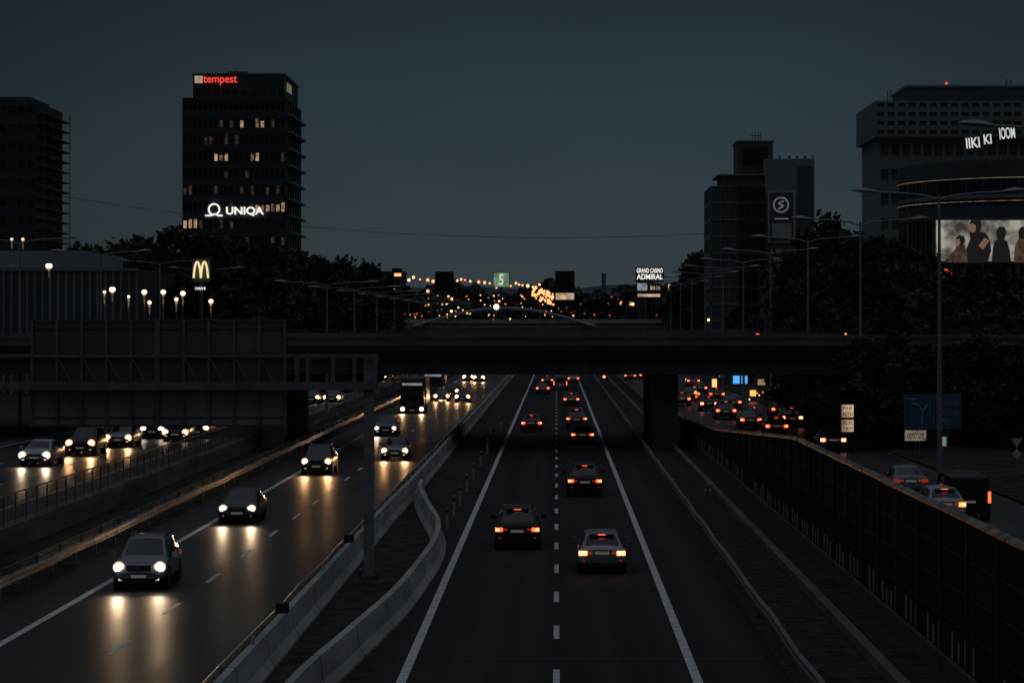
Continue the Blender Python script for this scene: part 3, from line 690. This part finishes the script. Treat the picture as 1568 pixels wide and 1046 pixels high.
for i in range(0,N,2):
    a=math.pi*.95+math.pi*.8*i/N; m.box(cx+(rad+.1)*math.cos(a)-.08,cx+(rad+.1)*math.cos(a)+.08,cy+(rad+.1)*math.sin(a)-.08,cy+(rad+.1)*math.sin(a)+.08,0,zT,'dark_wall')
m.face([(cx+rad*math.cos(math.pi*.95+math.pi*.8*i/N),cy+rad*math.sin(math.pi*.95+math.pi*.8*i/N),zT) for i in range(N+1)],'dark_wall')
m.obj('drum',B)
for i,(a,b,t,y0,y1) in enumerate(((1480,1501,'IIKI',211,227),(1507,1519,'KI',206,221),(1531,1555,'IOOM',195,213))):
    o=ptext('roof_sign',t,a,b,y0,y1,D+2,'white_sign_soft',B,.02); o.rotation_euler=(math.pi/2,-.10,0)
m=MB()
for px in (1484,1490,1497,1510,1516,1534,1542,1550): m.box(PX(px,D)-.04,PX(px,D)+.04,D+2.1,D+2.2,zT-1,PZ(215,D),'pole_paint')
m.obj('sign_posts',B)

D=270.; B=empty('retail_warehouse'); m=MB(); m.box(PX(-80,D),PX(210,D),D,D+40,0,PZ(412,D),'dark_wall')
x=PX(-80,D)
while x<PX(210,D): m.box(x,x+.25,D-.14,D-.01,1,PZ(413,D),'grey_wall'); x+=.9
m.box(PX(-80,D),PX(210,D)+.2,D-.3,D-.15,PZ(415,D),PZ(411,D),'grey_wall'); m.box(PX(-60,D),PX(100,D),D+10,D+36,PZ(412,D),PZ(380,D),'grey_wall2'); m.obj('walls',B)
random.seed(11)
def block(px0,px1,top,d,k,name='distant_building',lit=0):
    m=MB(); xa,xb=PX(px0,d),PX(px1,d); zt=PZ(top,d); m.box(xa,xb,d+.5,d+20,0,zt,k); nf=max(2,int(zt/3.4)); nb=max(3,int((xb-xa)/3))
    L=[(random.randrange(nf),random.randrange(nb),random.choice(('lit_window','lit_window_dim'))) for _ in range(lit)]
    facade(m,xa,xb,0,zt,d+.45,nf,nb,k,'window_dark',.5,.35,L); m.box(xa-.3,xb+.3,d+.1,d+20.3,zt,zt+.5,k); m.obj(name)
block(548,578,432,700,'dark_wall',lit=3); block(578,616,418,720,'dark_wall',lit=2); block(922,928,420,1600,'grey_wall'); block(1090,1135,430,520,'dark_wall',lit=4)
block(1020,1085,452,600,'dark_wall',lit=5); block(330,410,470,420,'dark_wall',lit=4); block(880,960,462,1300,'dark_wall',lit=4); block(610,700,468,1200,'dark_wall',lit=4); block(1180,1218,440,380,'dark_wall',lit=5)

# ---------------- signs ----------------
def billboard(px0,px1,py0,py1,d,k,name='billboard',frame='pole_paint',legs=2):
    e=empty(name); m=MB(); xa,xb,za,zb=PX(px0,d),PX(px1,d),PZ(py1,d),PZ(py0,d); t=(xb-xa)*.02+.1
    m.box(xa,xb,d+.1,d+.6,za,zb,frame); m.box(xa+t,xb-t,d,d+.09,za+t,zb-t,k); 
    if legs==1: m.cyl(((xa+xb)/2,d+.4,0),((xa+xb)/2,d+.4,za),.4,.35,8,'pole_paint')
    else:
        for x in (xa+(xb-xa)*.2,xb-(xb-xa)*.2): m.box(x-.15,x+.15,d+.2,d+.5,0,za,'pole_paint')
    m.obj('board',e); return e
b=billboard(1429,1590,333,405,250,'picture')
m=MB(); d=249.8
def poly(pts,k,dd): m.face([(PX(a,d),d-dd,PZ(c,d)) for a,c in pts],k)
poly([(1478,402),(1480,380),(1486,366),(1484,356),(1490,352),(1500,354),(1510,358),(1516,368),(1518,384),(1512,402)],'poster_dark',0)
poly([(1487,354),(1484,346),(1487,337),(1494,334),(1501,337),(1503,346),(1500,354),(1493,357)],'poster_dark',.01)
poly([(1485,353),(1484,345),(1488,342),(1494,345),(1494,354),(1489,357)],'poster_skin',.02)
poly([(1450,402),(1453,390),(1462,383),(1466,374),(1476,373),(1480,384),(1482,402)],'poster_mid',.03)
poly([(1464,374),(1463,366),(1468,360),(1476,362),(1478,370),(1473,376)],'poster_dark',.04)
poly([(1463,374),(1464,367),(1469,366),(1471,373),(1467,377)],'poster_skin',.05)
poly([(1518,402),(1520,380),(1524,368),(1534,364),(1542,370),(1546,384),(1548,402)],'poster_dark',.06)
poly([(1526,366),(1525,354),(1530,347),(1538,348),(1541,357),(1538,366)],'poster_dark',.065)
poly([(1498,376),(1508,364),(1515,369),(1505,383)],'poster_skin',.07)
poly([(1552,402),(1554,376),(1560,366),(1572,364),(1580,370),(1584,402)],'poster_mid',.08)
poly([(1560,366),(1559,354),(1564,347),(1572,349),(1575,358),(1571,366)],'poster_dark',.09)
m.obj('poster_figures',b)
b=billboard(973,1017,409,432,640,'window_dark'); ptext('text','GRAND CASINO',975,1015,411,418,639.5,'white_sign',b); ptext('text','ADMIRAL',975,1015,420,428,639.5,'white_sign',b)
b=billboard(975,992,433,446,640,'white_sign_dim'); b=billboard(994,1013,434,448,640,'window_dark'); ptext('text','BAR 24h',996,1011,438,444,639.5,'cream_sign',b)
billboard(975,1012,449,456,640,'cream_sign'); billboard(1021,1084,434,455,600,'cream_sign')
b=billboard(755,780,417,440,900,'green_sign',legs=1); ptext('text','5',764,771,420,437,899,'white_sign_soft',b)
billboard(666,695,416,446,800,'window_dark',legs=1); billboard(850,880,415,447,800,'window_dark',legs=1); billboard(850,880,448,460,800,'cream_sign')
billboard(578,606,441,455,650,'cream_sign'); billboard(600,616,411,438,650,'window_dark'); billboard(603,615,418,424,649,'orange_lamp')
b=billboard(410,488,476,500,330,'cream_sign'); 
m=MB()
for px in (421,445,462,476): 
    x=PX(px,329.8); m.face([(x-.6,329.8,PZ(498,330)),(x+.5,329.8,PZ(498,330)),(x+.3,329.8,PZ(484+(px%5),330)),(x-.35,329.8,PZ(482+(px%4),330))],'dark_wall')
for px in (418,450,478): m.ball((PX(px,329.3),329.3,PZ(472,330)),.3,'lamp_globe')
m.obj('poster_shapes',b)
D=255.; e=empty('restaurant_sign'); m=MB()
for c in (302.0,313.0):
    pts=[(PX(c-5.5+11*i/12,D),D,PZ(426-25*math.sin(math.pi*i/12)**.6,D)) for i in range(13)]; m.tube(pts,.12,6,'yellow_sign')
m.box(PX(294,D),PX(321,D),D+.3,D+.5,PZ(432,D),PZ(396,D),'dark_wall')
m.cyl((PX(307.5,D),D+.3,.8),(PX(307.5,D),D+.3,PZ(432,D)),.2,.2,8,'pole_paint'); m.obj('arches',e); ptext('text','DRIVE',299,315,440,444,D-.05,'white_sign',e)
D=248.; e=empty('led_sign'); m=MB(); m.box(PX(1438,D),PX(1468,D),D,D+.3,PZ(424,D),PZ(409,D),'trim'); m.cyl((PX(1453,D),D+.15,.6),(PX(1453,D),D+.15,PZ(424,D)),.1,.1,6,'pole_paint'); m.obj('board',e)
ptext('text','17:42',1441,1465,412,421,D-.05,'red_sign',e,.03)
def road_sign(px0,px1,py0,py1,d,k,txt=None,tk='sign_white',name='direction_sign',z0=.5):
    e=empty(name); m=MB(); xa,xb,za,zb=PX(px0,d),PX(px1,d),PZ(py1,d),PZ(py0,d)
    m.box(xa,xb,d,d+.05,za,zb,k); b_=.04
    for q in ((xa,xb,za,za+b_),(xa,xb,zb-b_,zb),(xa,xa+b_,za+b_,zb-b_),(xb-b_,xb,za+b_,zb-b_)): m.box(q[0],q[1],d-.01,d-.002,q[2],q[3],tk)
    m.cyl(((xa+xb)/2,d+.1,z0),((xa+xb)/2,d+.1,zb),.05,.05,6,'galv_dull'); m.obj('panel',e)
    if txt: 
        ls=txt.split('\n'); H=(py1-py0)*.84/len(ls)
        for i,t in enumerate(ls): ptext('text',t,px0+(px1-px0)*.12,px1-(px1-px0)*.12,py0+(py1-py0)*.1+i*H+H*.12,py0+(py1-py0)*.1+i*H+H*.8,d-.03,tk,e,.0)
    return e
e=road_sign(1385,1431,604,656,150,'blue_sign',None,'sign_legend')
m=MB(); d=149.9
m.tube([(PX(1412,d),d,PZ(650,d)),(PX(1412,d),d,PZ(630,d)),(PX(1406,d),d,PZ(620,d)),(PX(1396,d),d,PZ(618,d))],.08,6,'sign_legend'); m.tube([(PX(1412,d),d,PZ(632,d)),(PX(1420,d),d,PZ(620,d))],.06,6,'sign_legend'); m.box(PX(1389,d),PX(1404,d),d,d+.02,PZ(613,d),PZ(609,d),'sign_legend'); m.obj('legend',e)
road_sign(1433,1471,604,656,150.5,'blue_sign','Brno\nPraha\nWien','sign_legend'); road_sign(1385,1419,658,676,150,'cream_sign_dim','centrum',tk='trim')
road_sign(1288,1308,619,640,150,'cream_sign','P+R\nAUTO',tk='bark',name='lit_sign'); road_sign(1288,1308,642,662,150,'cream_sign','BUS\nTAXI',tk='bark',name='lit_sign')
road_sign(1122,1133,575,588,300,'blue_lit'); road_sign(1135,1145,575,588,300,'blue_lit'); road_sign(1208,1226,576,589,300,'white_sign_dim','H M',tk='trim'); road_sign(1243,1262,576,582,280,'sign_white'); road_sign(1246,1280,582,597,280,'white_sign_dim','MARKET',tk='trim',name='shop_sign'); road_sign(1090,1098,580,594,320,'orange_lamp',name='shop_sign'); road_sign(1148,1158,597,607,260,'amber',name='shop_sign'); road_sign(1342,1357,630,650,170,'grey_wall2'); road_sign(1076,1091,742,754,120,'sign_white','T',tk='trim',name='road_sign',z0=0)
road_sign(1180,1192,590,602,290,'cream_sign',name='shop_sign'); road_sign(1160,1172,580,590,310,'lit_window',name='shop_sign'); road_sign(1062,1070,586,594,320,'red_sign',name='shop_sign'); road_sign(1196,1204,603,615,250,'orange_lamp',name='shop_sign')
road_sign(1440,1450,668,684,140,'green_sign',name='bus_stop_sign')
def tri(px,py,r,d,down=False):
    e=empty('yield_sign' if down else 'warning_sign'); m=MB(); x=PX(px,d); z=PZ(py,d); rr=r*d/F; s=-1 if down else 1
    for q,k,yy in ((1,'sign_legend',0),(.72,'sign_white',-.01)):
        m.face([(x-rr*q,d+yy,z-s*rr*.58*q),(x+rr*q,d+yy,z-s*rr*.58*q),(x,d+yy,z+s*rr*1.15*q)],k)
    m.cyl((x,d+.05,.6),(x,d+.05,z),.04,.04,6,'galv_dull'); 
    if down:
        zz=z-rr*1.9; m.face([(x-rr*.8,d,zz),(x,d,zz-rr*.8),(x+rr*.8,d,zz),(x,d,zz+rr*.8)],'sign_white')
    m.obj('plate',e)
tri(1557,676,10,118,True); tri(1248,613,7,180)
m=MB(); A=(PX(54,400),400,PZ(294,400)); Bp=(PX(1110,440),440,PZ(356,440)); pts=[]
for i in range(41):
    t=i/40; pts.append((A[0]+(Bp[0]-A[0])*t,A[1]+(Bp[1]-A[1])*t,A[2]+(Bp[2]-A[2])*t-4*3.6*t*(1-t)))
m.tube(pts,.04,4,'rubber'); m.obj('overhead_cable')

# ---------------- vegetation ----------------
def tree_mesh(seed,n_cl=46,n_leaf=95,tall=1.0,leaf='leaf',ls=.27):
    rnd=random.Random(seed); m=MB(); H=12.
    top=H*.62; m.cyl((0,0,0),(.1,.05,top*.45),.34,.25,8,'bark'); m.cyl((.1,.05,top*.45),(.0,.1,top),.25,.1,7,'bark')
    cl=[]
    for i in range(n_cl):
        a=rnd.uniform(0,2*math.pi); u=rnd.random()**.6; hz=rnd.uniform(.14,1.0)
        prof=math.sin(math.pi*min(1,(hz*.86+.10)))**.7
        rr=3.7*tall*prof*u*rnd.uniform(.75,1.15)
        c=Vector((rr*math.cos(a),rr*math.sin(a),H*hz*.93)); cl.append((c,rnd.uniform(.55,1.15)*(1.1-.35*hz)))
        if i%3==0: 
            h0=min(top,c.z*.65); m.cyl((0,0,h0),tuple(c),.1,.025,5,'bark')
    me_v=m.v;me_f=m.f;me_m=m.m; kl=m.mi(leaf); kd=m.mi('leaf_dark')
    for c,r in cl:
        kk=kl if rnd.random()<.6 else kd
        for j in range(n_leaf):
            p=c+Vector((rnd.gauss(0,.55),rnd.gauss(0,.55),rnd.gauss(0,.48)))*r
            if p.z>H: p.z=H-rnd.random()*.5
            n=Vector((rnd.gauss(0,1),rnd.gauss(0,1),rnd.gauss(0,1))).normalized(); t=n.orthogonal().normalized(); b=n.cross(t)
            s=ls*rnd.uniform(.6,1.5); q=len(me_v)
            me_v+= [tuple(p+t*s),tuple(p+b*s*.6),tuple(p-t*s),tuple(p-b*s*.6)]; me_f.append((q,q+1,q+2,q+3)); me_m.append(kk)
    return m
TV=[tree_mesh(s) for s in (1,2,3,4)]; TV.append(tree_mesh(9,34,90,.38)); TM=[]
for i,t in enumerate(TV):
    TM.append(('tree' if i<4 else 'poplar_tree',t))
TD={}
def tree_at(px,top,d,v=None,wide=1.,z0=.5):
    if v is None: v=random.randrange(4)
    nm,t=TM[v]
    if v not in TD: 
        o=t.obj(nm); TD[v]=o.data
    else: o=bpy.data.objects.new(nm,TD[v]); col.objects.link(o)
    s=(PZ(top,d)-z0)/12.; o.location=(PX(px,d),d,z0); o.scale=(s*wide,s*wide,s); o.rotation_euler=(0,0,U(0,6.28))
random.seed(21)
for px,tp,d in ((105,372,330),(140,372,340),(178,368,335),(215,356,330),(245,348,325),(280,346,330),(315,350,320),(345,355,325),(375,360,330),(405,368,325),(435,376,330),(462,382,335),(490,388,330),(512,392,340),(528,402,350)): tree_at(px,tp,d,wide=1.0)
for px in range(110,540,30): tree_at(px,U(405,430),U(285,310),wide=1.2)
for px in range(350,560,34): tree_at(px,U(440,455),U(275,300),wide=1.3)
for px,tp,d in ((545,412,420),(562,398,430),(574,404,430),(590,430,450),(640,455,700),(535,405,400)): tree_at(px,tp,d,4 if 550<px<580 else None)
for px,tp,d in ((1070,384,520),(1083,380,500),(1060,402,540),(1048,425,560),(1130,470,360),(1150,480,340)): tree_at(px,tp,d)
for px,tp,d in ((1222,400,255),(1240,368,250),(1258,340,245),(1275,324,248),(1296,346,250),(1318,352,245),(1345,362,250),(1372,366,248),(1400,378,246),(1422,388,240),(1232,420,215),(1262,400,210),(1300,390,205),(1345,392,205),(1385,398,200),(1425,402,205)): tree_at(px,tp,d,wide=.95)
for px in range(1440,1600,24): tree_at(px,U(408,420),U(225,240),wide=1.1)
for px in range(1260,1620,28): tree_at(px,U(430,470),U(180,205),wide=1.3)
for px in range(1330,1640,34): tree_at(px,U(500,530),U(160,175),wide=1.6)
def treeline(name,d0,px0,px1,topf,n,ls,seed,zmin=0,far=False):
    rnd=random.Random(seed); m=MB(); k1=m.mi('leaf_far_haze' if far else 'leaf_dark'); k2=m.mi('leaf')
    for i in range(n):
        px=rnd.uniform(px0,px1); d=d0+rnd.uniform(-60,60); tp=topf(px); zt=PZ(tp,d); z=zmin+(zt-zmin)*rnd.random()**.7
        p=Vector((PX(px,d),d,z)); nn=Vector((rnd.gauss(0,1),rnd.gauss(0,1),rnd.gauss(0,1))).normalized(); t=nn.orthogonal().normalized(); b=nn.cross(t)
        s=ls*rnd.uniform(.5,1.3); q=len(m.v); m.v+=[tuple(p+t*s),tuple(p+b*s*.8),tuple(p-t*s),tuple(p-b*s*.8)]; m.f.append((q,q+1,q+2,q+3)); m.m.append(k1 if rnd.random()<.6 else k2)
    m.obj(name)
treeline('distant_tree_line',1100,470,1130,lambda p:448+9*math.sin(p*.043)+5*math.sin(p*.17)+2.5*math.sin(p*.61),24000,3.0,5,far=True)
treeline('distant_tree_line',700,430,640,lambda p:446+10*math.sin(p*.06+1)+5*math.sin(p*.23),8000,2.0,6)
treeline('distant_tree_line',700,1000,1240,lambda p:450+9*math.sin(p*.05)+5*math.sin(p*.21),9000,2.0,7)
treeline('roadside_shrubs',760,440,1100,lambda p:482+4*math.sin(p*.06+1)+3*math.sin(p*.23),9000,1.2,8)
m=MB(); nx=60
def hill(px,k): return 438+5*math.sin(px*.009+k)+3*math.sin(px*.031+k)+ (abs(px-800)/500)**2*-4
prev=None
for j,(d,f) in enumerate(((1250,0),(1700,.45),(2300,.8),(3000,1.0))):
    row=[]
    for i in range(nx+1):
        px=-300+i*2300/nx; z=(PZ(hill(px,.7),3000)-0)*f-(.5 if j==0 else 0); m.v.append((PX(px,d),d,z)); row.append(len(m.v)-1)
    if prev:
        for i in range(nx): m.f.append((prev[i],prev[i+1],row[i+1],row[i])); m.m.append(m.mi('leaf_far_haze'))
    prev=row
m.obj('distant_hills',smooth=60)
random.seed(5); m=MB()
for px,py in ((620,428),(626,429),(633,425),(643,428),(655,429),(663,431),(700,430),(706,428),(712,429),(720,431),(733,432),(742,433),(790,434),(795,436),(800,437),(808,438),(816,440),(826,436),(838,447),(846,455),(655,446),(690,432),(782,438),(750,434),(760,441)):
    d=1000; x,z=PX(px,d),PZ(py,d); m.ball((x,d,z),U(.4,.75),'orange_lamp' if R()<.7 else 'warm_lamp',7,4); m.cyl((x,d+.3,0),(x,d+.3,z),.12,.1,5,'pole_paint')
for i in range(46):
    px=U(815,848); py=438+ (px-815)*.35+U(0,18); d=950; m.ball((PX(px,d),d,PZ(py,d)),U(.25,.7),'orange_lamp',7,4)
m.obj('distant_street_lights')
m=MB()
for i in range(130):
    px=random.gauss(730,130); py=U(452,484); d=960+U(-20,20)
    if py>479: d=610
    if not 480<px<1080: continue
    m.ball((PX(px,d),d,PZ(py,d)),U(.12,.44)*d/960*(1.6 if R()<.08 else 1),random.choice(('orange_lamp','orange_lamp','warm_lamp','orange_lamp','warm_lamp','red_far','white_sign_dim')),6,4)
for i in range(22):
    px=U(575,1040); d=600; m.ball((PX(px,d),d,PZ(U(478,490),d)),U(.1,.22),random.choice(('warm_lamp','orange_lamp','red_far')),6,4)
m.obj('distant_city_lights')
m=MB()
for px,py,k,r in ((1160,514,'red_far',.25),(1238,517,'lamp_globe',.16),(1405,413,'lamp_globe',.35),(1085,490,'warm_lamp',.15),(760,470,'lamp_globe',.3),(1295,512,'orange_lamp',.12),(925,577,'orange_lamp',.15),(1107,517,'red_far',.12),(1128,514,'orange_lamp',.1)):
    d=186 if 505<py<520 else 245
    m.ball((PX(px,d),d,PZ(py,d)),r*d/245,k,8,5)
    m.box(PX(px,d)-.05,PX(px,d)+.05,d+.1,d+.2,PZ(py,d)-1.2,PZ(py,d),'pole_paint')
m.obj('signal_lamps')
m=MB()
for i in range(80):
    px=U(1040,1320); py=U(576,632); d=U(330,360) if py<600 else U(240,262); m.ball((PX(px,d),d,PZ(py,d)),U(.05,.19),random.choice(('red_far','amber','orange_lamp','warm_lamp','red_far','white_sign_dim','red_far')),6,4)
for i in range(10):
    px=U(445,600); py=U(572,600); d=U(350,380); m.ball((PX(px,d),d,PZ(py,d)),U(.08,.2),random.choice(('amber','warm_lamp')),6,4)
m.obj('distant_traffic_lights')
